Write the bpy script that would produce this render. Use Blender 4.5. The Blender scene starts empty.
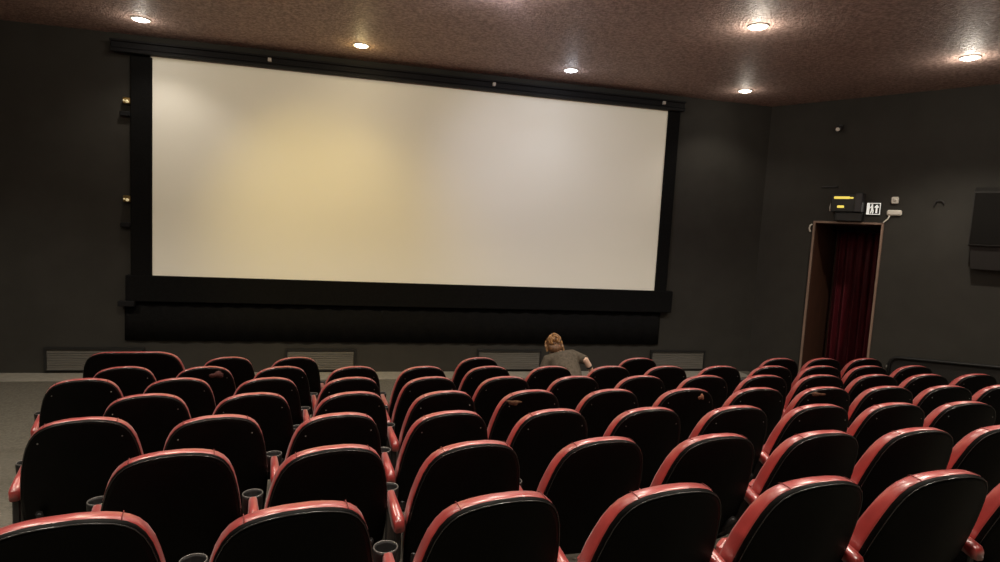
import bpy, math, random
from mathutils import Vector, Matrix
random.seed(7)
sc = bpy.context.scene
COL = sc.collection
PI = math.pi

# ------------------------------------------------------------------ view
sc.view_settings.view_transform = 'Standard'
sc.view_settings.look = 'None'
sc.view_settings.gamma = 1.0
sc.view_settings.use_curve_mapping = False
sc.view_settings.exposure = 0.0
sc.cycles.max_bounces = 8
sc.cycles.sample_clamp_indirect = 4.0

# ------------------------------------------------------------------ materials
def new_mat(name, color, rough=0.6, metal=0.0, spec=0.5, emit=None, estr=1.0):
    m = bpy.data.materials.new(name); m.use_nodes = True
    b = m.node_tree.nodes['Principled BSDF']
    b.inputs['Base Color'].default_value = (*color, 1)
    b.inputs['Roughness'].default_value = rough
    b.inputs['Metallic'].default_value = metal
    b.inputs['Specular IOR Level'].default_value = spec
    if emit:
        b.inputs['Emission Color'].default_value = (*emit, 1)
        b.inputs['Emission Strength'].default_value = estr
    return m

def noise_mat(name, c1, c2, scale, rough=0.6, bump=0.0, bscale=None, detail=4.0, spec=0.5, dist=0.01, stretch=None, r2=None):
    m = new_mat(name, c1, rough, spec=spec)
    nt = m.node_tree; b = nt.nodes['Principled BSDF']
    tc = nt.nodes.new('ShaderNodeTexCoord')
    src = tc.outputs['Object']
    if stretch:
        mp = nt.nodes.new('ShaderNodeMapping'); mp.inputs['Scale'].default_value = stretch
        nt.links.new(src, mp.inputs['Vector']); src = mp.outputs['Vector']
    n = nt.nodes.new('ShaderNodeTexNoise'); n.inputs['Scale'].default_value = scale; n.inputs['Detail'].default_value = detail
    nt.links.new(src, n.inputs['Vector'])
    r = nt.nodes.new('ShaderNodeValToRGB')
    r.color_ramp.elements[0].color = (*c1, 1); r.color_ramp.elements[0].position = 0.35
    r.color_ramp.elements[1].color = (*c2, 1); r.color_ramp.elements[1].position = 0.65
    nt.links.new(n.outputs['Fac'], r.inputs['Fac']); nt.links.new(r.outputs['Color'], b.inputs['Base Color'])
    if bump:
        n2 = nt.nodes.new('ShaderNodeTexNoise'); n2.inputs['Scale'].default_value = bscale or scale; n2.inputs['Detail'].default_value = 3.0
        nt.links.new(src, n2.inputs['Vector'])
        bp = nt.nodes.new('ShaderNodeBump'); bp.inputs['Strength'].default_value = bump; bp.inputs['Distance'].default_value = dist
        nt.links.new(n2.outputs['Fac'], bp.inputs['Height']); nt.links.new(bp.outputs['Normal'], b.inputs['Normal'])
    return m

M = {}
M['wall'] = noise_mat('charcoal_wall_paint', (.033, .031, .026), (.039, .0365, .031), 3.0, .75, .15, 60, spec=.3, dist=.003)
M['ceiling'] = noise_mat('dark_red_brown_stucco', (.27, .180, .155), (.55, .395, .345), 26.0, .52, 1.0, 42.0, spec=.3, dist=.05)
M['floor'] = noise_mat('grey_brown_carpet', (.095, .088, .072), (.135, .125, .104), 40.0, .95, .4, 220, spec=.1, dist=.004)
M['step'] = noise_mat('pale_vinyl_strip', (.24, .225, .19), (.30, .28, .235), 12.0, .6, spec=.3)
M['screen'] = new_mat('white_screen_vinyl', (.80, .79, .76), .85, spec=.1)
M['masking'] = noise_mat('black_masking_cloth', (.006, .006, .006), (.009, .009, .009), 30, .95, .2, 200, spec=.08)
M['rail'] = new_mat('black_painted_rail', (.009, .009, .010), .65, spec=.2)
M['shell'] = noise_mat('black_seat_shell', (.0012, .0011, .0010), (.0020, .0018, .0016), 20, .5, .1, 260, spec=.08, dist=.001)
M['red'] = noise_mat('red_leatherette', (.29, .026, .023), (.36, .037, .033), 14, .36, .12, 160, spec=1.0, dist=.002)
for n_ in [M['red'].node_tree.nodes['Principled BSDF']]:
    n_.inputs['Sheen Weight'].default_value = .15; n_.inputs['Sheen Roughness'].default_value = .35
    n_.inputs['Coat Weight'].default_value = 1.0; n_.inputs['Coat Roughness'].default_value = .28
M['seam'] = new_mat('dark_red_seam', (.12, .012, .010), .7)
M['frame'] = new_mat('black_seat_metal', (.012, .011, .011), .4, spec=.4)
M['cup'] = new_mat('black_cup_plastic', (.006, .006, .006), .5, spec=.3)
M['cup_edge'] = new_mat('worn_cup_edge', (.10, .095, .09), .3, .3)
M['edge'] = new_mat('glossy_shell_edge', (.010, .010, .010), .24, spec=.8)
M['screw'] = new_mat('steel_screw', (.30, .29, .27), .4, 1.0)
M['worn'] = noise_mat('worn_seat_foam', (.16, .09, .045), (.07, .02, .012), 60, .9)
M['scuff'] = noise_mat('pale_red_scuff', (.10, .030, .026), (.05, .015, .013), 50, .8)
M['spot'] = new_mat('tan_sticker', (.22, .09, .05), .7)
M['grille'] = noise_mat('grey_grille_paint', (.125, .117, .10), (.17, .16, .138), 8, .6, spec=.3, stretch=(.4, 1, 14))
M['grille_frame'] = new_mat('black_grille_frame', (.010, .010, .009), .6)
M['brass'] = new_mat('brass_fitting', (.40, .27, .10), .4, 1.0)
M['bulb_warm'] = new_mat('warm_glass', (.9, .8, .5), .2, emit=(1, .82, .45), estr=.35)
M['frame_wood'] = noise_mat('brown_door_trim', (.24, .16, .12), (.30, .20, .15), 5, .5, stretch=(6, 6, .6))
M['jamb'] = noise_mat('dark_brown_jamb', (.060, .024, .012), (.085, .034, .018), 4, .6, stretch=(6, 6, .5))
M['curtain'] = noise_mat('crimson_velvet', (.060, .0035, .008), (.10, .006, .012), 7, .6, .15, 150, spec=.35, stretch=(3, 3, .4))
M['speaker'] = noise_mat('black_speaker_cabinet', (.012, .011, .010), (.015, .014, .012), 25, .55, spec=.4)
M['grille_cloth'] = noise_mat('speaker_grille_cloth', (.008, .0075, .007), (.011, .010, .009), 200, .9, spec=.1)
M['sign_black'] = new_mat('black_sign_case', (.010, .010, .010), .35)
M['sign_grey'] = new_mat('dark_grey_case', (.03, .028, .03), .45)
M['yellow'] = new_mat('lit_yellow_strip', (.8, .65, .1), .4, emit=(1.0, .78, .14), estr=.75)
M['sign_white'] = new_mat('white_sign_added_glow', (.85, .85, .80), .5, emit=(1.0, .98, .90), estr=.55)  # emission added so the white sign parts stay bright in dim light
M['white_plastic'] = new_mat('white_plastic', (.80, .76, .68), .45, emit=(1.0, .9, .8), estr=.0)
M['lens'] = new_mat('lamp_lens', (1, 1, 1), .3, emit=(1.0, .93, .76), estr=14.0)
M['lens_cool'] = new_mat('cool_lamp_lens', (1, 1, 1), .3, emit=(.96, .97, 1.0), estr=14.0)
M['trim_ring'] = new_mat('lamp_ring', (.60, .56, .50), .5, .1)
M['skin'] = noise_mat('skin', (.62, .42, .31), (.68, .47, .36), 12, .5)
M['shirt'] = noise_mat('brown_grey_knit', (.070, .058, .044), (.105, .088, .068), 35, .9, .4, 160, spec=.15, dist=.004)
M['trousers'] = noise_mat('dark_trousers', (.018, .018, .022), (.026, .026, .03), 30, .9)
M['shoe'] = new_mat('black_shoe', (.012, .012, .012), .5)
M['band'] = new_mat('black_band', (.01, .01, .01), .5)
M['hair'] = noise_mat('golden_brown_hair', (.07, .030, .010), (.46, .235, .08), 20, .42, .5, 60, spec=.6, stretch=(2.5, 2.5, .8))
M['hair_dark'] = noise_mat('dark_brown_hair', (.06, .028, .012), (.16, .075, .03), 26, .45, .5, 60, stretch=(3, 3, .7))

# ------------------------------------------------------------------ mesh builder
class MB:
    def __init__(s): s.v = []; s.f = []; s.m = []; s.sm = []
    def add(s, vs, fs, mi=0, smooth=True):
        o = len(s.v); s.v += [tuple(p) for p in vs]
        for f in fs: s.f.append([i+o for i in f]); s.m.append(mi); s.sm.append(smooth)
    def box(s, a, b, mi=0, bev=0.0):
        x0, y0, z0 = a; x1, y1, z1 = b
        if bev <= 0:
            vs = [(x0,y0,z0),(x1,y0,z0),(x1,y1,z0),(x0,y1,z0),(x0,y0,z1),(x1,y0,z1),(x1,y1,z1),(x0,y1,z1)]
            s.add(vs, [(0,3,2,1),(4,5,6,7),(0,1,5,4),(1,2,6,5),(2,3,7,6),(3,0,4,7)], mi, False); return
        # bevelled: 24 verts (per face quad inset) + edge and corner faces
        import itertools
        c = ((x0+x1)/2,(y0+y1)/2,(z0+z1)/2); h = ((x1-x0)/2,(y1-y0)/2,(z1-z0)/2)
        vid = {}; vs = []
        for sg in itertools.product((-1,1), repeat=3):
            for ax in range(3):
                p = [c[k]+sg[k]*(h[k]-(0 if k == ax else bev)) for k in range(3)]
                vid[(sg, ax)] = len(vs); vs.append(p)
        fs = []
        for ax in range(3):
            o = [k for k in range(3) if k != ax]
            for d in (-1, 1):
                q = []
                for (u, w) in ((-1,-1),(1,-1),(1,1),(-1,1)):
                    sg = [0,0,0]; sg[ax] = d; sg[o[0]] = u; sg[o[1]] = w; q.append(vid[(tuple(sg), ax)])
                fs.append(q if (d == 1) == (ax != 1) else q[::-1])
        for ax in range(3):
            o = [k for k in range(3) if k != ax]
            for u in (-1,1):
                for w in (-1,1):
                    q = []
                    for (e, face) in ((-1,o[0]),(1,o[0]),(1,o[1]),(-1,o[1])):
                        sg = [0,0,0]; sg[ax] = e; sg[o[0]] = u; sg[o[1]] = w; q.append(vid[(tuple(sg), face)])
                    fs.append(q)
        for sg in itertools.product((-1,1), repeat=3):
            fs.append([vid[(sg,0)], vid[(sg,1)], vid[(sg,2)]])
        s.add(vs, fs, mi, False)
    def tube(s, pts, rad, n=10, mi=0, cap=True, flat=None):
        pts = [Vector(p) for p in pts]
        if not isinstance(rad, (list, tuple)): rad = [rad]*len(pts)
        vs = []; up = Vector((0,0,1)); prev = None
        for i, p in enumerate(pts):
            t = (pts[min(i+1, len(pts)-1)] - pts[max(i-1, 0)]).normalized()
            if prev is None:
                a = t.cross(up)
                if a.length < .1: a = t.cross(Vector((1,0,0)))
            else:
                a = prev - t*prev.dot(t)
            a.normalize(); prev = a; b = t.cross(a)
            for k in range(n):
                an = 2*PI*k/n
                vs.append(p + a*math.cos(an)*rad[i] + b*math.sin(an)*rad[i]*(flat or 1))
        fs = []
        for i in range(len(pts)-1):
            for k in range(n):
                k2 = (k+1) % n
                fs.append((i*n+k, i*n+k2, (i+1)*n+k2, (i+1)*n+k))
        if cap:
            fs.append(tuple(range(n))[::-1]); fs.append(tuple((len(pts)-1)*n+k for k in range(n)))
        s.add(vs, fs, mi)
    def ell(s, c, r, nu=20, nv=12, mi=0, rot=None):
        vs = []; fs = []; c = Vector(c)
        for j in range(nv+1):
            th = PI*j/nv
            for i in range(nu):
                ph = 2*PI*i/nu
                p = Vector((r[0]*math.sin(th)*math.cos(ph), r[1]*math.sin(th)*math.sin(ph), r[2]*math.cos(th)))
                if rot: p = rot @ p
                vs.append(c+p)
        for j in range(nv):
            for i in range(nu):
                i2 = (i+1) % nu
                fs.append((j*nu+i, (j+1)*nu+i, (j+1)*nu+i2, j*nu+i2))
        s.add(vs, fs, mi)
    def lathe(s, prof, c, n=24, mi=0):   # prof = (radius, z) list, around z at c
        vs = []; fs = []
        for (r, z) in prof:
            for k in range(n):
                a = 2*PI*k/n; vs.append((c[0]+r*math.cos(a), c[1]+r*math.sin(a), c[2]+z))
        for i in range(len(prof)-1):
            for k in range(n):
                k2 = (k+1) % n
                fs.append((i*n+k, i*n+k2, (i+1)*n+k2, (i+1)*n+k))
        s.add(vs, fs, mi)
    def prism(s, poly, y0, y1, mi=0):    # poly in (x,z), extruded along y
        n = len(poly)
        vs = [(x, y0, z) for x, z in poly] + [(x, y1, z) for x, z in poly]
        fs = [tuple(range(n)), tuple(range(2*n-1, n-1, -1))] + [(i, i+n, (i+1) % n + n, (i+1) % n) for i in range(n)]
        s.add(vs, fs, mi, False)
    def build(s, name, mats, parent=None, loc=(0,0,0), rotz=0.0):
        me = bpy.data.meshes.new(name)
        me.from_pydata(s.v, [], s.f)
        for m in (mats if isinstance(mats, (list, tuple)) else [mats]): me.materials.append(m)
        me.polygons.foreach_set('material_index', s.m); me.polygons.foreach_set('use_smooth', s.sm)
        import bmesh
        b = bmesh.new(); b.from_mesh(me); bmesh.ops.recalc_face_normals(b, faces=b.faces); b.to_mesh(me); b.free()
        me.update()
        o = bpy.data.objects.new(name, me); COL.objects.link(o)
        o.location = loc; o.rotation_euler = (0, 0, rotz)
        if parent: o.parent = parent
        return o

def tag(o, label, cat, group=None):
    o['label'] = label; o['category'] = cat
    if group: o['group'] = group
    return o
def thing(name, label, cat, loc=(0,0,0), rotz=0.0, group=None):
    o = bpy.data.objects.new(name, None); COL.objects.link(o)
    o.empty_display_size = .2; o.location = loc; o.rotation_euler = (0, 0, rotz)
    return tag(o, label, cat, group)
def struct(o): o['kind'] = 'structure'; return o

# ------------------------------------------------------------------ plan
W = 9.81            # screen plane
H = 2.437           # ceiling height above the eye
ZF = -2.51          # flat floor before the screen
P = 0.66            # seat pitch
Y0, RP, Z0, DR = 1.998, 0.7605, -0.9493, 0.0934
SL = DR/RP
SEAT_H = 0.97
X0 = 0.4698
OFF = dict(G=0, F=.071, E=.101, D=.173, C=.159, B=.175, A=.225)
ORDER = 'GFEDCBA'
def ramp(y): return max(ZF, Z0-SEAT_H-(y-Y0)*SL)
YR = Y0 + (Z0-SEAT_H-ZF)/SL        # where the ramp meets the flat floor
YB, XL = -5.0, -5.9
C0 = Vector((7.28, W+.06, 0)); RA = math.atan2(-.85374, .52070)
RD = Vector((math.cos(RA), math.sin(RA), 0)); RN = Vector((-math.sin(RA), math.cos(RA), 0))   # along wall, out of room
S_END = 7.6
cE = C0 + RD*S_END

# floor: flat strip, ramp and back landing, with thickness
b = MB()
prof = [(W+.3, ZF), (YR, ZF), (YB-.2, ramp(YB-.2))]
vs = []; fs = []
for (y, z) in prof:
    vs += [(XL-.2, y, z), (14.0, y, z), (XL-.2, y, z-.25), (14.0, y, z-.25)]
for i in range(len(prof)-1):
    a = i*4; c = a+4
    fs += [(a, a+1, c+1, c), (a+2, c+2, c+3, a+3), (a, c, c+2, a+2), (a+1, a+3, c+3, c+1)]
fs += [(0, 2, 3, 1), (8, 9, 11, 10)]
b.add(vs, fs, 0, False)
struct(b.build('floor', M['floor']))

b = MB(); b.box((XL-.2, YB-.2, H), (14.0, W+.3, H+.2)); struct(b.build('ceiling', M['ceiling']))
b = MB(); b.box((XL-.2, W+.06, ZF-.3), (7.5, W+.26, H+.1)); struct(b.build('wall_front', M['wall']))
b = MB(); b.box((XL-.2, YB-.2, ZF-.3), (XL, W+.06, H+.1)); struct(b.build('wall_left', M['wall']))
b = MB(); b.box((XL-.2, YB-.2, ZF-.3), (14.0, YB, H+.1)); struct(b.build('wall_back', M['wall']))
# right wall: skewed part with the doorway, then a part parallel to the aisle
D0, D1, DT, DD = .95, 1.955, .345, 1.1
b = MB(); T = .2; zb = ZF-.3; zt = H+.1
b.box((0, 0, zb), (D0, T, zt)); b.box((D1, 0, zb), (S_END, T, zt)); b.box((D0, 0, DT), (D1, T, zt))
# niche behind the opening
b.box((D0-.10, T, zb), (D0, DD+.1, DT+.1), 1); b.box((D1, T, zb), (D1+.1, DD+.1, DT+.1), 1)
b.box((D0-.1, DD+.1, zb), (D1+.1, DD+.2, DT+.1), 1); b.box((D0, T, DT), (D1, DD+.1, DT+.1), 1)
b.box((D0, .012, ZF), (D0+.004, T, DT), 1); b.box((D1-.004, .012, ZF), (D1, T, DT), 1)
struct(b.build('wall_right', [M['wall'], M['jamb']], loc=C0, rotz=RA))
b = MB(); b.box((cE.x, YB-.2, zb), (cE.x+.2, cE.y, zt)); struct(b.build('wall_right_rear', M['wall']))
# low pale strip along the foot of the front wall
b = MB(); b.box((XL, W-.40, ZF), (7.05, W+.06, ZF+.012), 0, .004); struct(b.build('baseboard_front', M['step']))

# ------------------------------------------------------------------ projection screen
sx0, sx1, sz0, sz1 = -2.984, 5.172, -1.013, 2.162
scr = thing('projection_screen', 'large blank white cinema screen in a black masking frame on the front wall', 'screen', (1.094, W, sz0))
def lx(x): return x-1.094
def lz(z): return z-sz0
b = MB()
N = 24; vs = []; fs = []
b.box((lx(sx0)-.03, -.0, -.03), (lx(sx1)+.03, .03, lz(sz1)+.03))
b.build('screen_surface', M['screen'], scr)
b = MB(); b.box((lx(-3.262), -.035, lz(-1.02)), (lx(sx0), .055, lz(2.13)), 0, .008); b.build('side_masking', M['masking'], scr)
b = MB(); b.box((lx(sx1), -.035, lz(-1.02)), (lx(5.40), .055, lz(2.17)), 0, .008); b.build('side_masking', M['masking'], scr)
b = MB(); b.box((lx(-3.262), -.03, lz(sz1)), (lx(5.40), .05, lz(2.215)), 0, .006); b.build('top_masking', M['masking'], scr)
b = MB(); b.box((lx(-3.325), -.06, lz(-1.40)), (lx(5.515), .055, 0.0), 0, .008); b.build('bottom_masking', M['masking'], scr)
b = MB(); b.box((lx(-3.49), -.12, lz(2.145)), (lx(5.44), -.04, lz(2.20)), 0, .008)
b.box((lx(-3.49), -.10, lz(2.20)), (lx(5.44), .055, lz(2.31)), 0, .01)
b.box((lx(-3.49), -.14, lz(2.285)), (lx(5.44), -.10, lz(2.315)), 0, .006)
tr = b.build('top_rail', M['rail'], scr)
for x in (-1.38, 2.02, 5.02):
    b = MB(); b.box((lx(x)-.025, -.150, lz(2.225)), (lx(x)+.025, -.10, lz(2.280)), 0, .006)
    b.build('rail_bracket', M['trim_ring'], scr)
b = MB(); b.box((lx(-3.42), -.09, lz(-1.475)), (lx(-3.20), .004, lz(-1.395)), 0, .006); b.build('end_bracket', M['rail'], scr)
# hanging black apron under the screen, soft pleats
ap = MB(); n = 160; vs = []; fs = []
for i in range(n+1):
    x = -3.362 + (5.35+3.362)*i/n
    y = W+.022 + .010*math.sin(i*1.15) + .003*math.sin(i*.37)
    vs += [(x, y, -1.405), (x, y, -2.0), (x, y+.018, -1.405), (x, y+.018, -2.0)]
for i in range(n):
    a = i*4; c = a+4
    fs += [(a, c, c+1, a+1), (a+2, a+3, c+3, c+2), (a, a+2, c+2, c), (a+1, c+1, c+3, a+3)]
fs += [(0, 1, 3, 2), (n*4, n*4+2, n*4+3, n*4+1)]
ap.add(vs, fs)
ao = ap.build('screen_apron', M['masking'])
tag(ao, 'black cloth apron hanging on the wall below the screen', 'curtain')

# brass fittings left of the screen, each with a black arm below
for z, nm in ((1.49, 'upper brass wall fitting beside the left edge of the screen'), (.094, 'lower brass wall fitting beside the left edge of the screen')):
    t = thing('brass_lamp', nm, 'lamp', (-3.325+.03, W+.06, z), group='brass fittings beside the screen')
    b = MB(); b.box((-.07, -.10, -.04), (.028, 0, .05), 0, .012); b.build('body', M['brass'], t)
    b = MB(); b.tube([(-.0, -.09, -.012), (-.0, -.125, -.012)], [.018, .022], 14); b.tube([(-.045, -.09, -.0), (-.045, -.115, -.0)], [.010, .012], 10); b.build('bulb', M['bulb_warm'], t)
    b = MB(); az = -.145 if z > 1 else -.34; b.box((-.11, -.09, az-.07), (.028, 0, az), 0, .01); b.build('arm', M['rail'], t)

# floor-level wall grilles
names = ['leftmost grey slatted wall grille, at the foot of the front wall', 'grey slatted grille in the wall below the left part of the screen',
         'grey slatted wall grille right behind the stooping person', 'rightmost grey slatted wall grille, past the right end of the screen']
for (x0, x1), nm in zip(((-4.417, -3.10), (-1.09, -.01), (2.0, 3.14), (5.22, 6.33)), names):
    t = thing('wall_grille', nm, 'grille', ((x0+x1)/2, W+.06, -2.465), group='grilles along the foot of the front wall')
    hw = (x1-x0)/2; h = .35
    b = MB()
    for i in range(9):
        z = .012+i*(h-.024)/9
        b.box((-hw+.03, -.030, z), (hw-.03, -.004, z+(h-.024)/9*.80), 0, .003)
    b.box((-hw+.03, -.008, .01), (hw-.03, -.001, h-.01))
    b.build('slat_panel', M['grille'], t)
    b = MB()
    b.box((-hw, -.045, h-.03), (hw, 0, h+.005)); b.box((-hw, -.045, 0), (hw, 0, .015)); b.box((-hw, -.045, .015), (-hw+.03, 0, h-.03)); b.box((hw-.03, -.045, .015), (hw, 0, h-.03))
    b.build('frame', M['grille_frame'], t)

# ------------------------------------------------------------------ doorway on the right wall
b = MB(); fw = .035
b.box((D0-fw, -.03, ZF), (D0, .03, DT+fw), 0, .005); b.box((D1, -.03, ZF), (D1+fw, .03, DT+fw), 0, .005); b.box((D0, -.03, DT), (D1, .03, DT+fw), 0, .005)
struct(b.build('door_1', M['frame_wood'], loc=C0, rotz=RA))
# curtain in the niche
cu = thing('door_curtain', 'crimson velvet curtain hanging inside the doorway', 'curtain', C0+RD*1.49+RN*.95+Vector((0,0,ZF)), RA)
b = MB(); n = 130; vs = []; fs = []; zz = [.02, .5, 1.0, 1.6, 2.2, DT-ZF-.12]
hw = .45
for i in range(n+1):
    u = i/n; x = -hw+2*hw*u
    ph = u*2*PI*6.5 + .9*math.sin(u*9)
    for z in zz:
        k = 1.0-.25*z/2.8
        vs.append((x + .012*math.sin(ph*1.0+1)*k, .055*math.sin(ph)*k + .015*math.sin(ph*2.1+z), z))
m_ = len(zz); vs2 = [(x, y+.012, z) for x, y, z in vs]; o2 = len(vs)
for i in range(n):
    for j in range(m_-1):
        a = i*m_+j; c = a+m_
        fs.append((a, c, c+1, a+1)); fs.append((a+o2, a+1+o2, c+1+o2, c+o2))
for i in range(n):
    a = i*m_; c = a+m_
    fs.append((a, a+o2, c+o2, c)); a += m_-1; c += m_-1; fs.append((a, c, c+o2, a+o2))
for j in range(m_-1):
    fs.append((j, j+1, j+1+o2, j+o2)); a = n*m_+j; fs.append((a, a+o2, a+1+o2, a+1))
b.add(vs+vs2, fs); b.build('fabric', M['curtain'], cu)
b = MB(); b.tube([(-.58, .005, DT-ZF-.10), (.42, .005, DT-ZF-.10)], .016, 10); b.build('curtain_rod', M['frame'], cu)

def wall_thing(name, label, cat, s, z, group=None):
    return thing(name, label, cat, C0+RD*(s+.075)+Vector((0,0,z)), RA, group)
# emergency lamp box above the door
t = wall_thing('emergency_light', 'black emergency light box with lit yellow strips above the doorway', 'emergency light', 1.40, .44)
b = MB(); b.box((-.27, -.16, .10), (.10, -.005, .40), 0, .01); b.build('case', M['sign_black'], t)
b = MB(); b.box((.10, -.20, .10), (.21, -.005, .41), 0, .008); b.build('side_housing', M['sign_grey'], t)
b = MB(); b.box((-.20, -.12, -.05), (.215, -.005, .095), 0, .008); b.build('mount', M['sign_black'], t)
b = MB(); b.box((-.225, -.172, .315), (.015, -.15, .355), 0, .006); b.box((.02, -.170, .318), (.07, -.15, .345), 0, .006); b.build('light_strip', M['yellow'], t)
b = MB(); b.box((-.165, -.170, .165), (-.06, -.15, .205), 0, .006); b.build('small_light_strip', M['yellow'], t)
b = MB(); b.tube([(-.30, -.05, .11), (-.305, -.06, .18), (-.29, -.05, .25)], .010, 8); b.build('side_clip', M['white_plastic'], t)
# exit pictogram
t = wall_thing('exit_sign', 'white and black exit pictogram sign with an up arrow beside the emergency light', 'sign', 1.745, .605)
b = MB(); b.box((-.105, -.03, -.10), (.105, -.003, .10), 0, .004); b.build('board', M['sign_black'], t)
b = MB(); w_ = .098; h_ = .094; e_ = .010
b.box((-w_, -.034, h_-e_), (w_, -.030, h_)); b.box((-w_, -.034, -h_), (w_, -.030, -h_+e_)); b.box((-w_, -.034, -h_), (-w_+e_, -.030, h_)); b.box((w_-e_, -.034, -h_), (w_, -.030, h_)); b.build('border', M['sign_white'], t)
b = MB(); b.prism([(.045, .07), (.082, .02), (.057, .02), (.057, -.07), (.033, -.07), (.033, .02), (.008, .02)], -.034, -.030); b.build('arrow', M['sign_white'], t)
b = MB()
b.prism([(-.088, -.084), (-.058, -.084), (-.058, .084), (-.088, .084)], -.034, -.030)           # door leaf
b.prism([(-.022+.013*math.cos(a*PI/5), .060+.013*math.sin(a*PI/5)) for a in range(10)], -.036, -.030)  # head
b.prism([(-.034, .044), (-.010, .044), (-.006, .0), (-.030, -.004)], -.036, -.030)             # trunk
b.prism([(-.030, .0), (-.014, -.004), (-.028, -.075), (-.044, -.075)], -.036, -.030)
b.prism([(-.020, .0), (-.006, .0), (.004, -.035), (.0, -.078), (-.012, -.078), (-.010, -.036)], -.036, -.030)
b.prism([(-.034, .042), (-.030, .030), (-.052, .006), (-.058, .016)], -.036, -.030)
b.build('running_figure', M['sign_white'], t)
t = wall_thing('motion_sensor', 'small square white sensor right of the exit sign', 'sensor', 2.035, .745)
b = MB(); b.box((-.05, -.05, -.055), (.05, -.002, .055), 0, .014); b.build('housing', M['white_plastic'], t)
b = MB(); b.ell((0, -.05, 0), (.025, .014, .025)); b.build('lens', M['trim_ring'], t)
t = wall_thing('junction_box', 'oblong white junction box below the square sensor', 'box', 2.045, .545)
b = MB(); b.box((-.105, -.055, -.045), (.105, -.002, .045), 0, .02); b.build('housing', M['white_plastic'], t)
b = MB(); b.tube([(-.06, -.03, -.04), (-.08, -.03, -.10), (-.13, -.03, -.15), (-.14, -.03, -.17)], .011, 8); b.build('cable', M['white_plastic'], t)
b = MB(); b.tube([(0.02, -.03, .07), (-.01, -.035, .05), (-.025, -.03, .0), (-.01, -.03, -.05), (.0, -.02, -.06)], .013, 8)
o = b.build('wall_hook', M['white_plastic'], loc=C0+RD*.885+Vector((0,0,.25)), rotz=RA); tag(o, 'small curved white hook left of the door frame', 'hook')
t = wall_thing('wall_spotlight', 'tiny spotlight high on the right wall above the doorway', 'lamp', 1.127, 1.96)
b = MB(); b.box((-.03, -.03, -.02), (.03, -.002, .06), 0, .006); b.build('bracket', M['sign_black'], t)
b = MB(); b.tube([(.0, -.03, .0), (-.02, -.10, -.03)], [.035, .045], 14); b.build('lamp_head', M['sign_grey'], t)
b = MB(); b.ell((-.022, -.106, -.033), (.035, .012, .033)); b.build('lens', M['white_plastic'], t)
b = MB(); b.tube([(.045*math.cos(a*.3)*1.3, -.03-.0*a, .045*math.sin(a*.3)*1.3) for a in range(0, 13)], .009, 8)
o = b.build('cable_hook', M['sign_grey'], loc=C0+RD*2.70+Vector((0,0,.69)), rotz=RA); tag(o, 'dark ring hook on the wall left of the black loudspeaker', 'hook')
b = MB(); b.box((-.12, -.03, -.012), (.12, -.002, .012), 0, .004)
o = b.build('cable_clip', M['sign_grey'], loc=C0+RD*1.12+Vector((0,0,.97)), rotz=RA); tag(o, 'thin dark cable clip on the wall just above the emergency light', 'clip')

# loudspeaker on the right wall
t = wall_thing('loudspeaker', 'large black surround loudspeaker mounted on the right wall', 'speaker', 3.06, -.28)
L = .95
def cab(profile, xl, mi, b):
    n = len(profile); vs = []
    for k, (d, z) in enumerate(profile): vs.append((xl[k], -d, z))
    for k, (d, z) in enumerate(profile): vs.append((L-.02 if xl[k] > .05 else L, -d, z))
    b.add(vs, [tuple(range(n)), tuple(range(2*n-1, n-1, -1))]+[(i, (i+1) % n, (i+1) % n+n, i+n) for i in range(n)], mi, False)
b = MB(); cab([(.03, 1.21), (.12, 1.215), (.22, 1.145), (.22, .37), (.205, .355), (.03, .355)], [0, 0, .0, .0, .0, 0], 0, b); b.build('cabinet', M['speaker'], t)
b = MB(); cab([(.03, .355), (.17, .355), (.15, .02), (.03, .02)], [.012, .012, .06, .06], 0, b); b.build('bass_section', M['speaker'], t)
b = MB(); b.box((.015, -.226, .385), (L-.03, -.218, 1.13), 0, .004); b.build('grille_cloth', M['grille_cloth'], t)
b = MB(); b.box((.3, -.03, .3), (.6, -.0, .9), 0, .004); b.build('wall_bracket', M['rail'], t)

# low dark barrier with a rounded rail along the right wall
t = thing('barrier_panel', 'low dark barrier panel with a rounded corner rail along the right wall', 'barrier', C0+RD*2.30+RN*(-.06)+Vector((0,0,ZF)), RA)
def zr(s): return .735+.083*s
L2 = 4.2; poly = []
for a in range(8):
    an = PI-a*PI/2/7; poly.append((.13+.13*math.cos(an), zr(.13)-.15+.15*math.sin(an)))
top = poly + [(L2*k/10, zr(L2*k/10)) for k in range(1, 11)]
b = MB(); pts = [(0.0, .02)] + top + [(L2, .35), (1.6, .17)]
b.prism([(x, z) for x, z in pts], -.02, .03); b.build('panel', M['speaker'], t)
b = MB(); b.tube([(0, -.035, .03)]+[(x, -.035, z) for x, z in top], .026, 10); b.build('rail', M['cup'], t)
b = MB(); b.tube([(-.03, -.055, .545), (-.028, -.055, .60)], .012, 8); b.build('end_clip', M['screw'], t)

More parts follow.
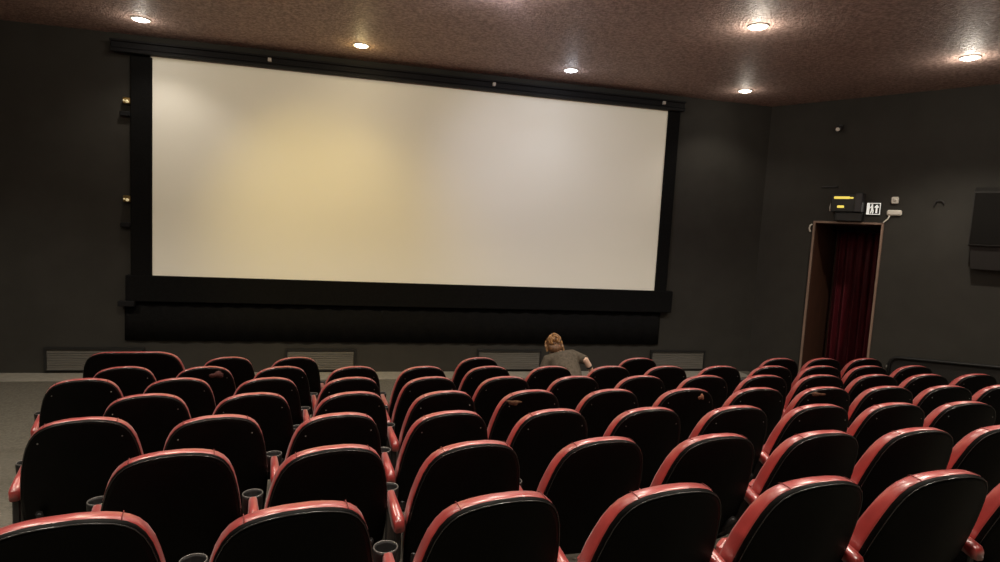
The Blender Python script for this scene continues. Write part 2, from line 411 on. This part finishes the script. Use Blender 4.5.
# ------------------------------------------------------------------ ceiling lamps
def downlight(x, y, label, cool):
    t = thing('ceiling_downlight', label, 'ceiling light', (x, y, H), group='recessed ceiling downlights')
    b = MB(); b.lathe([(.098, .0), (.118, .0), (.120, -.006), (.112, -.014), (.098, -.016), (.092, -.006)], (0, 0, 0), 28); b.build('trim_ring', M['trim_ring'], t)
    b = MB(); b.lathe([(.001, -.034), (.05, -.031), (.082, -.022), (.097, -.010), (.097, -.002)], (0, 0, 0), 24); b.build('lens', M['lens_cool' if cool else 'lens'], t)
WARM, NEUT, COOL = (1, .80, .52), (1, .90, .76), (.93, .94, 1.0)
def lamp(x, y, e, colr, ang=120, blend=.6, z=H-.06, spill=.085, aim=None):
    l = bpy.data.lights.new('downlight_beam', 'SPOT'); l.energy = e; l.color = colr; l.spot_size = math.radians(ang); l.spot_blend = blend; l.shadow_soft_size = .09
    o = bpy.data.objects.new('downlight_beam', l); COL.objects.link(o); o.location = (x, y, z)
    if aim: o.rotation_euler = (Vector(aim)-Vector((x, y, z))).to_track_quat('-Z', 'Y').to_euler()
    l = bpy.data.lights.new('lens_spill', 'POINT'); l.energy = e*spill; l.color = colr; l.shadow_soft_size = .05
    o = bpy.data.objects.new('lens_spill', l); COL.objects.link(o); o.location = (x, y, H-.12)
row1 = [(-2.878, 'leftmost', 1), (-.07, 'second from left', 0), (3.07, 'third from left', 1), (6.108, 'rightmost', 0)]
for x, nm, cool in row1:
    downlight(x, 9.007, f'{nm} of the four downlights in the ceiling line beside the screen', cool)
downlight(4.366, 6.30, 'lit downlight in the nearer ceiling line, left one of two', 0)
downlight(7.431, 6.30, 'lit downlight in the nearer ceiling line, right one above the doorway side', 1)
E1, E2, E3 = 42, 270, 260
lamp(-2.878, 9.007, E1, NEUT, 125); lamp(-.07, 9.007, E1*.8, (1, .76, .32), 90, 1.0); lamp(3.07, 9.007, E1*.5, (.84, .90, 1.0), 110, 1.0); lamp(6.108, 9.007, E1, NEUT, 125)
for x in (-4.8, 4.366, 7.431): lamp(x, 6.30, E2, NEUT, spill=.04)
lamp(-1.75, 6.30, 270, (1, .73, .21), 62, 1.0, spill=.05, aim=(-.40, W, -.35))     # two added lamps out of view, aimed to tint the screen warm and cool
lamp(1.316, 6.30, 165, (.86, .86, 1.0), 75, 1.0, spill=.07, aim=(3.3, W, .5))
lamp(-1.75, 6.0, E2*.8, NEUT); lamp(1.316, 6.0, E2*.8, NEUT)
for x in (-3.0, .1, 3.1, 6.2): lamp(x, 3.6, E2, NEUT)
for x in (-4.5, -1.5, 1.5, 4.6, 7.6): lamp(x, .9, E2, NEUT)
# added unseen spot at the back, masked to light only the screen evenly
l = bpy.data.lights.new('screen_fill_beam', 'SPOT'); l.energy = 1750; l.spot_size = math.radians(48); l.spot_blend = 0; l.shadow_soft_size = .02
PX, PY, PZ = 1.094, -4.6, 1.9
po = bpy.data.objects.new('screen_fill_beam', l); COL.objects.link(po); po.location = (PX, PY, PZ); po.rotation_euler = (PI/2, 0, 0)
l.use_nodes = True; nt = l.node_tree; em = nt.nodes['Emission']
tc = nt.nodes.new('ShaderNodeTexCoord'); sp = nt.nodes.new('ShaderNodeSeparateXYZ'); nt.links.new(tc.outputs['Normal'], sp.inputs[0])
def mth(op, a, b_=None, c_=None):
    n = nt.nodes.new('ShaderNodeMath'); n.operation = op
    for i, q in enumerate((a, b_, c_)):
        if q is None: continue
        if isinstance(q, (int, float)): n.inputs[i].default_value = q
        else: nt.links.new(q, n.inputs[i])
    return n.outputs[0]
D = W-PY
zabs = mth('ABSOLUTE', sp.outputs['Z'])
sxn = mth('MULTIPLY', mth('DIVIDE', sp.outputs['X'], zabs), D)       # metres on the screen from the axis
szn = mth('MULTIPLY', mth('DIVIDE', sp.outputs['Y'], zabs), D)
hx = (sx1-sx0)/2
inx = mth('LESS_THAN', mth('ABSOLUTE', sxn), hx+.01)
cz = (sz0+sz1)/2-PZ
inz = mth('LESS_THAN', mth('ABSOLUTE', mth('SUBTRACT', szn, cz)), (sz1-sz0)/2+.01)
nt.links.new(mth('MULTIPLY', inx, inz), em.inputs['Strength'])
em.inputs['Color'].default_value = (1.0, .86, .53, 1)

w = bpy.data.worlds.new('World'); sc.world = w; w.use_nodes = True
w.node_tree.nodes['Background'].inputs[0].default_value = (1, .95, .9, 1); w.node_tree.nodes['Background'].inputs[1].default_value = 0.0

# ------------------------------------------------------------------ cinema seats
WT = [(0, .045), (.006, .085), (.014, .118), (.026, .150), (.042, .178), (.065, .203), (.10, .226), (.15, .246), (.21, .261), (.28, .274), (.36, .284), (.46, .290), (.58, .288), (.70, .280)]
def yshift(x, u, xr=None):
    xx = x if xr is None else xr
    return .20*u + .16*u*u + .75*xx*xx
def tk(u): return .72+.34*min(u/.30, 1)**.8
def loft(b, rings, extra, top, mi=0, caps=True, nc=9):
    """rings: list of (inset, depth_y); tombstone outline shrunk by inset, closed by front and rear grids"""
    L_ = []
    def pt(sx, u, wd, ins, y):
        f = max(wd-ins, 0.002)
        uu = u*(1-ins/.70)+ins*.92 if u < .3 else u*(1-ins/.70)+ins*.92
        x = sx*(f+extra)
        return (x, (y*tk(u) if y > .02 else y)+yshift(max(abs(x)-extra, 0), uu), top-uu)
    nr = len(WT)
    start = len(b.v); vs = []; fs = []
    for ins, y in rings:
        for i in range(nr-1, -1, -1): vs.append(pt(-1, WT[i][0], WT[i][1], ins, y))
        for i in range(nr): vs.append(pt(1, WT[i][0], WT[i][1], ins, y))
    m = 2*nr
    for k in range(len(rings)-1):
        for j in range(m):
            j2 = (j+1) % m
            fs.append((k*m+j, k*m+j2, (k+1)*m+j2, (k+1)*m+j))
    b.add(vs, fs, mi)
    for (ins, y) in (rings[0], rings[-1]):
        vs = []; fs = []
        for i in range(nr):
            for j in range(nc):
                s_ = -1+2*j/(nc-1)
                f = max(WT[i][1]-ins, .002); x = s_*(f+extra)
                uu = WT[i][0]*(1-ins/.70)+ins*.92
                vs.append((x, (y*tk(WT[i][0]) if y > .02 else y)+yshift(max(abs(x)-extra, 0), uu), top-uu))
        for i in range(nr-1):
            for j in range(nc-1): fs.append((i*nc+j, i*nc+j+1, (i+1)*nc+j+1, (i+1)*nc+j))
        b.add(vs, fs, mi)

def back_cushion(extra=0.0, top=SEAT_H):
    b = MB()
    loft(b, [(.012, .000), (.003, .004), (0, .014), (0, .066), (.006, .084), (.020, .096), (.05, .102)], extra, top)
    # stitched seams across the rim at the shoulders
    for sx in (-1, 1):
        x = sx*(.162+extra); u = .032
        b.tube([(x, -.001+yshift(.162, u)+y, top-u+dz) for y, dz in ((.0, -.006), (.006, .002), (.03, .0035), (.058, .003), (.070, -.005))],   .0016, 6, 1)
    return b
def back_shell(extra=0.0, top=SEAT_H):
    b = MB()
    pts = []
    for sg in (-1, 1):
        for k in (range(len(WT)-3, -1, -1) if sg < 0 else range(len(WT)-2)):
            u, wd = WT[k]; ins = .006; uu = u*(1-ins/.70)+ins*.92; f = max(wd-ins, .002)
            pts.append((sg*(f+extra), -.021+yshift(f, uu), top-uu))
    b.tube(pts, .0024, 6, 1)
    loft(b, [(.020, -.024), (.008, -.021), (.001, -.012), (.002, .004)], extra, top)
    return b
def arm_meshes(x):
    """pad rising a little towards its front, a cup ring at the front end, a black post below"""
    pad = MB(); y0, y1, z = .115, .350, .525
    prof = [(0, .021), (.010, .027), (.04, .030), (.11, .027), (y1-y0, .020)]
    sec = [(-1, -.9), (-1, .45), (-.75, .88), (0, 1.0), (.75, .88), (1, .45), (1, -.9), (.6, -1), (-.6, -1)]
    vs = []; fs = []
    for (yy, wd) in prof:
        rise = .05*yy/(y1-y0)
        for (sx_, sz_) in sec: vs.append((x+sx_*wd, y0+yy, z+rise+sz_*.032-(.008 if yy == 0 and sz_ > 0 else 0)))
    k = len(sec)
    for i in range(len(prof)-1):
        for j in range(k): fs.append((i*k+j, i*k+(j+1) % k, (i+1)*k+(j+1) % k, (i+1)*k+j))
    fs.append(tuple(range(k))); fs.append(tuple((len(prof)-1)*k+j for j in range(k))[::-1])
    pad.add(vs, fs)
    cup = MB(); c = (x, y1+.052, z+.055)
    cup.lathe([(.020, -.075), (.036, -.073), (.041, .012), (.045, .020), (.049, .020), (.051, .012), (.045, -.08), (.02, -.085), (.020, -.075)], c, 22)
    rim = MB(); rim.tube([(c[0]+.047*math.cos(a*PI/12), c[1]+.047*math.sin(a*PI/12), c[2]+.021) for a in range(25)], .0032, 6)
    post = MB(); post.box((x-.018, .15, -.02), (x+.018, .33, z-.02), 0, .007); post.box((x-.026, .10, -.03), (x+.026, .40, .012), 0, .005)
    return pad, cup, rim, post
CS = back_cushion().build('backrest_cushion', M['red']); CS.data.materials.append(M['seam'])
def mesh_of(b, name, mats):
    o = b.build(name, mats); me = o.data; bpy.data.objects.remove(o); return me
cush_me = CS.data; bpy.data.objects.remove(CS)
shell_me = mesh_of(back_shell(), 'back_shell', [M['shell'], M['edge']])
b = MB()                                            # tipped-up seat pan
b.box((-.22, -.04, 0), (.22, .04, .25), 0, .03); pan_me = mesh_of(b, 'seat_cushion', M['red'])
b = MB(); b.box((-.255, .20, .30), (.255, .25, .36), 0, .008)
for sx in (-1, 1): b.tube([(sx*.20, .12, .44), (sx*.20, .22, .33)], .018, 8)
beam_me = mesh_of(b, 'support_beam', M['frame'])
am = arm_meshes(-P/2)
pad_me = mesh_of(am[0], 'armrest', M['red']); cup_me = mesh_of(am[1], 'cup_holder', M['cup']); rim_me = mesh_of(am[2], 'cup_rim', M['cup_edge']); post_me = mesh_of(am[3], 'armrest_post', M['frame'])
b = MB()
b.ell((0, 0, 0), (.0042, .0025, .0042), 10, 6); screw_me = mesh_of(b, 'screw', M['screw'])

def part(name, me, parent, loc=(0,0,0), rot=(0,0,0)):
    o = bpy.data.objects.new(name, me); COL.objects.link(o); o.parent = parent; o.location = loc; o.rotation_euler = rot
    return o
def add_arm(r, x, th=0.0):
    # armrests stand midway between two seats of the row, turned like the seat
    ax, ay = (x-P/2)*math.cos(th)+P/2, -(x-P/2)*math.sin(th)
    a = part('armrest', pad_me, r, (ax, ay, 0)); part('cup_holder', cup_me, a); part('cup_rim', rim_me, a)
    part('armrest_post', post_me, r, (ax, ay, 0))
def shell_y(x, u): return -.024+yshift(x, u)
DX = dict(G={-2: -.01, -1: .015, 0: .05, 1: .06, 2: .057, 3: .045, 4: .045}, F={-2: .02, -1: .03, 0: .03, 1: .035, 2: .033, 3: .038, 4: .04, 5: .04}, E={}, D={}, C={}, B={}, A={})   # seats are not perfectly evenly spaced
proto = None
def make_seat():
    r = bpy.data.objects.new('cinema_seat', None); COL.objects.link(r); r.empty_display_size = .2
    part('backrest_cushion', cush_me, r); part('back_shell', shell_me, r)
    part('seat_cushion', pan_me, r, (0, .33, .31), (-.10, 0, 0)); part('support_beam', beam_me, r)
    return r
def copy_tree(o, parent=None):
    c = o.copy(); COL.objects.link(c); c.parent = parent
    for ch in list(o.children): copy_tree(ch, c)
    return c
def patch(r, label, name, mat, x, u, rx, rz, rim=False):
    """a worn mark on the back shell: thin irregular disc lying on the surface"""
    b = MB(); n = 22; vs = []
    ring = []
    for k in range(n):
        a = 2*PI*k/n; q = 1+.22*math.sin(a*3+x*40)+.15*math.sin(a*5+u*90)
        px, pu = x+rx*q*math.cos(a), u-rz*q*math.sin(a)
        ring.append((px, shell_y(px, pu)-.0025, SEAT_H-pu)); 
    vs = ring + [(x, shell_y(x, u)-.0030, SEAT_H-u)] + [(p[0], p[1]+.004, p[2]) for p in ring]
    fs = [(k, (k+1) % n, n) for k in range(n)] + [(k, k+n+1, (k+1) % n+n+1, (k+1) % n) for k in range(n)]
    b.add(vs, fs); o = b.build(name, mat, r); o['label'] = label
COLS = dict(G=[-2, -1, 0, 1, 2, 3, 4], F=[-2, -1, 0, 1, 2, 3, 4, 5], E=list(range(-3, 7)), D=list(range(-3, 9)), C=list(range(-4, 10)), B=list(range(-4, 10)), A=[-3, -2, 1, 4, 7, 8, 9])
ROWN = dict(A='in the front row nearest the screen', B='in the second row from the screen', C='in the third row from the screen', D='in the fourth row from the screen', E='in the fifth row from the screen', F='in the sixth row from the screen', G='in the last row, farthest from the screen')
ORD = ['first', 'second', 'third', 'fourth', 'fifth', 'sixth', 'seventh', 'eighth', 'ninth', 'tenth', 'eleventh', 'twelfth', 'thirteenth', 'fourteenth']
MARK = {('B', -3): ('scuffed-back', lambda r: patch(r, 'pale red scuff', 'scuff', M['scuff'], .10, .075, .060, .030)),
        ('D', 1): ('worn-topped', lambda r: patch(r, 'worn patch showing tan foam', 'worn_patch', M['worn'], -.155, .082, .05, .020)),
        ('D', 3): ('sticker-backed', lambda r: patch(r, 'round tan sticker', 'sticker', M['spot'], .085, .062, .028, .024)),
        ('D', 5): ('worn-shouldered', lambda r: patch(r, 'worn patch showing tan foam', 'worn_patch', M['worn'], -.12, .055, .06, .015))}
seats = []
def turn(c): return math.radians(min(max(8.5-2.5*c, -7), 13.5) if c > -3 else 12-.8*c)     # seats are turned a little to the left
TURN = turn(0)
for k, rn in enumerate(ORDER):
    for i, c in enumerate(COLS[rn]):
        x = X0+OFF[rn]+c*P+DX[rn].get(c, 0)+.06*math.sin(turn(c)); y = Y0+k*RP-.06
        if proto is None: proto = r = make_seat()
        else: r = copy_tree(proto)
        r.location = (x, y, ramp(y) if rn != 'A' else Z0-6*DR-SEAT_H+.015); r.rotation_euler.z = turn(c)
        seats.append((r, rn, c, i))
for r, rn, c, i in seats:
    add_arm(r, 0, turn(c))
    if rn in 'BCDE':
        for sx in (-1, 1): part('screw', screw_me, r, (sx*.185, shell_y(.185, .115)-.001, SEAT_H-.115))
    if c == COLS[rn][-1] or (rn == 'A' and c in (-2, 1, 4)): add_arm(r, P, turn(c))
    adj = 'red-rimmed'
    if (rn, c) in MARK: adj, fn = MARK[(rn, c)]; fn(r)
    nth = ORD[i] if rn != 'A' else ORD[i+1]
    tag(r, f'{adj} black cinema seat, {nth} from the left {ROWN[rn]}', 'seat', 'cinema seats in rows')
# wide love seat at the left end of the front row
yA = Y0+6*RP-.06; xl = X0+OFF['A']-4.33*P
r = thing('love_seat', 'extra-wide black double seat at the left end of the front row', 'seat', (xl, yA, ZF-.005), TURN*.4)
top = SEAT_H+.10; ex = .185
me = mesh_of(back_cushion(ex, top), 'backrest_cushion', [M['red'], M['seam']]); part('backrest_cushion', me, r)
me = mesh_of(back_shell(ex, top), 'back_shell', [M['shell'], M['edge']]); part('back_shell', me, r)
b = MB(); b.box((-.40, -.04, 0), (.40, .04, .28), 0, .03); part('seat_cushion', mesh_of(b, 'seat_cushion', M['red']), r, (0, .33, .31), (-.10, 0, 0))
b = MB(); b.box((-.46, .20, .30), (.46, .25, .36), 0, .008); part('support_beam', mesh_of(b, 'support_beam', M['frame']), r)
add_arm(r, P/2-.495)

# ------------------------------------------------------------------ person stooping in front of the first row
exec_person = True
px0, py0 = 2.57, 7.05
def person():
    V = Vector
    base = V((px0, py0, ZF))
    r = MB()
    J = dict(pel=V((.05, -.10, .48)), spine=V((.055, .03, .66)), chest=V((.045, .20, .82)), neck=V((.0, .33, .89)), head=V((-.035, .40, .962)))
    hipL, hipR = V((-.05, -.09, .46)), V((.14, -.09, .46))
    kneeL, kneeR = V((-.12, .29, .46)), V((.22, .29, .46))
    ankL, ankR = V((-.11, .04, .09)), V((.20, .04, .09))
    shR, shL = V((.20, .27, .86)), V((-.14, .27, .79))
    elR, elL = V((.295, .05, .855)), V((-.25, .22, .57))
    wrR, wrL = V((.43, .10, .655)), V((-.16, .42, .44))
    b = MB()
    # body surface, welded into one skin by the remesh below
    b.tube([J['pel']-V((0,.05,.06)), J['pel'], J['spine'], J['chest'], J['neck']+V((0,-.03,-.01))], [.13, .155, .14, .145, .075], 18, flat=.75)
    b.tube([J['neck']-V((0,.05,.04)), J['neck'], J['head']], [.06, .055, .055], 14)
    for h, k, a in ((hipL, kneeL, ankL), (hipR, kneeR, ankR)):
        b.tube([h, h.lerp(k, .5), k, k.lerp(a, .35), a], [.088, .076, .056, .055, .038], 14)
        b.tube([a, a+V((0, .05, -.045)), a+V((0, .16, -.065))], [.04, .036, .028], 12)
    for s_, e, w_ in ((shR, elR, wrR), (shL, elL, wrL)):
        b.tube([J['chest'].lerp(s_, .5), s_, s_.lerp(e, .5), e, e.lerp(w_, .35), w_], [.075, .062, .050, .040, .039, .026], 14)
    # hands: palm, four fingers and thumb
    for w_, e, sd in ((wrR, elR, 1), (wrL, elL, -1)):
        d = (w_-e).normalized(); side = d.cross(V((0, 0, 1))).normalized()*sd; nrm = side.cross(d).normalized()
        if nrm.z > 0: nrm = -nrm
        b.tube([w_, w_+d*.035, w_+d*.085], [.027, .038, .036], 12, flat=.5)
        for q in range(4):
            rt = w_+d*.08+side*(-.028+.0187*q); ln = (.068, .078, .072, .055)[q]
            b.tube([rt-d*.02, rt+d*ln*.45, rt+d*ln*.8+nrm*.012, rt+d*ln+nrm*.026], [.0095, .009, .0085, .0065], 8)
        tb = w_+d*.03-side*.032
        b.tube([tb+side*.012, tb-side*.018+d*.02, tb-side*.026+d*.048+nrm*.01], [.0125, .011, .008], 8)
    hd = J['head']; rot = Matrix.Rotation(-.75, 3, 'X')
    def hp(x, y, z): return hd + rot @ V((x, y, z))
    b.ell(hd, (.074, .094, .112), 24, 16, rot=rot)
    b.ell(hp(0, .035, -.055), (.055, .055, .06), 18, 12, rot=rot)               # jaw
    b.tube([hp(0, .088, .015), hp(0, .112, -.022), hp(0, .095, -.034)], [.009, .016, .012], 10)   # nose
    for sx in (-1, 1):
        b.ell(hp(sx*.076, -.005, -.01), (.012, .020, .032), 10, 8, rot=rot)     # ears
        b.ell(hp(sx*.030, .078, .012), (.014, .012, .011), 10, 8, rot=rot)      # eyes
    b.ell(hp(0, .086, -.062), (.024, .010, .007), 12, 8, rot=rot)               # mouth
    body = b.build('person', M['skin'], loc=base)
    rm = body.modifiers.new('weld', 'REMESH'); rm.mode = 'VOXEL'; rm.voxel_size = .006; rm.use_smooth_shade = True
    sm = body.modifiers.new('smooth', 'SMOOTH'); sm.iterations = 4; sm.factor = .5
    tag(body, 'person with hair in a bun and grey-brown top stooping beyond the front row', 'person')
    def fuse(o, vx=.008, it=6):
        m1 = o.modifiers.new('weld', 'REMESH'); m1.mode = 'VOXEL'; m1.voxel_size = vx; m1.use_smooth_shade = True
        m2 = o.modifiers.new('smooth', 'SMOOTH'); m2.iterations = it; m2.factor = .5
        o['label'] = None if False else o.get('label', ''); 
        if not o['label']: del o['label']
        return o
    t = MB()
    t.tube([J['pel']-V((0,.06,.02)), J['pel']+V((0,.02,.06)), J['spine'], J['spine'].lerp(J['chest'], .5), J['chest'], J['neck']-V((0,.03,.03))], [.170, .182, .185, .192, .185, .088], 20, flat=.78)
    for s_, e in ((shR, elR), (shL, elL)):
        t.tube([J['chest'].lerp(s_, .35), s_, s_.lerp(e, .55), s_.lerp(e, .98)], [.115, .088, .068, .058], 16)
    fuse(t.build('top', M['shirt'], body), .010, 8)
    t = MB()
    t.tube([J['pel']-V((0,.05,.06)), J['pel']+V((0, 0, .05))], [.165, .168], 18, flat=.8)
    for h, k, a in ((hipL, kneeL, ankL), (hipR, kneeR, ankR)):
        t.tube([h, h.lerp(k, .5), k, k.lerp(a, .4), a+V((0,0,.01))], [.102, .092, .072, .068, .058], 14)
    fuse(t.build('trousers', M['trousers'], body), .010, 5)
    for a in (ankL, ankR):
        t = MB(); t.tube([a+V((0,-.035,-.02)), a+V((0,-.03,-.055)), a+V((0,.06,-.055)), a+V((0,.16,-.060)), a+V((0,.19,-.066))], [.035, .036, .042, .036, .020], 14)
        fuse(t.build('shoe', M['shoe'], body), .007, 3)
    d = (wrR-elR); 
    t = MB(); c1 = elR.lerp(wrR, .40); c2 = elR.lerp(wrR, .50); t.tube([c1, c2], [.0435, .042], 16); t.build('wristband', M['band'], body)
    # hair: cap, locks and a loose bun
    t = MB()
    t.ell(hp(0, -.014, .012), (.108, .104, .122), 24, 16, rot=rot); t.ell(hp(0, -.055, -.055), (.098, .066, .082), 20, 12, rot=rot)
    rnd = random.Random(3)
    bun = hp(-.01, -.115, .030)
    for k in range(60):
        a = rnd.uniform(0, 2*PI); st = hp(.104*math.cos(a), .02+.05*math.sin(a)*1.2, .02+.098*math.sin(a))
        mid = st.lerp(bun, .5); mid = hd+(mid-hd).normalized()*(.120+rnd.uniform(0, .010))
        t.tube([st, mid, bun], [.009, .011, .010], 6)
    t.build('hair', M['hair_dark'], body)
    t = MB(); t.ell(bun, (.058, .050, .058))
    for k in range(16):
        a0 = rnd.uniform(0, 2*PI); tilt = rnd.uniform(-.7, .7); rr = rnd.uniform(.045, .088)
        q = Matrix.Rotation(tilt, 3, 'X') @ Matrix.Rotation(rnd.uniform(-.7, .7), 3, 'Z')
        t.tube([bun + q @ V((rr*math.cos(a0+s*.42), -.018+.012*math.sin(s), rr*math.sin(a0+s*.42))) for s in range(10)], [.004, .009, .012, .013, .013, .013, .012, .011, .008, .004], 7)
    for sx in (-1, 1):
        for k in range(4):
            t.tube([hp(sx*(.092+.006*k), -.02-.01*k, .05), hp(sx*(.104+.006*k), -.03, -.01), hp(sx*(.090+.01*k), -.02-.01*k, -.07-.015*k)], [.008, .010, .004], 6)
    t.build('hair_bun', M['hair'], body)
person()

# ------------------------------------------------------------------ camera
cam = bpy.data.cameras.new('Camera'); co = bpy.data.objects.new('Camera', cam); COL.objects.link(co)
YAW, PIT, ROL = .2323, .0919, .0539
fwd = Vector((math.sin(YAW)*math.cos(PIT), math.cos(YAW)*math.cos(PIT), -math.sin(PIT)))
r0 = Vector((math.cos(YAW), -math.sin(YAW), 0)); u0 = r0.cross(fwd)
rr = r0*math.cos(ROL)+u0*math.sin(ROL); uu = -r0*math.sin(ROL)+u0*math.cos(ROL)
mat = Matrix((rr, uu, -fwd)).transposed().to_4x4()
co.matrix_world = mat
cam.sensor_width = 36; cam.lens = 600/1000*36; cam.clip_start = .05; cam.clip_end = 60
sc.camera = co
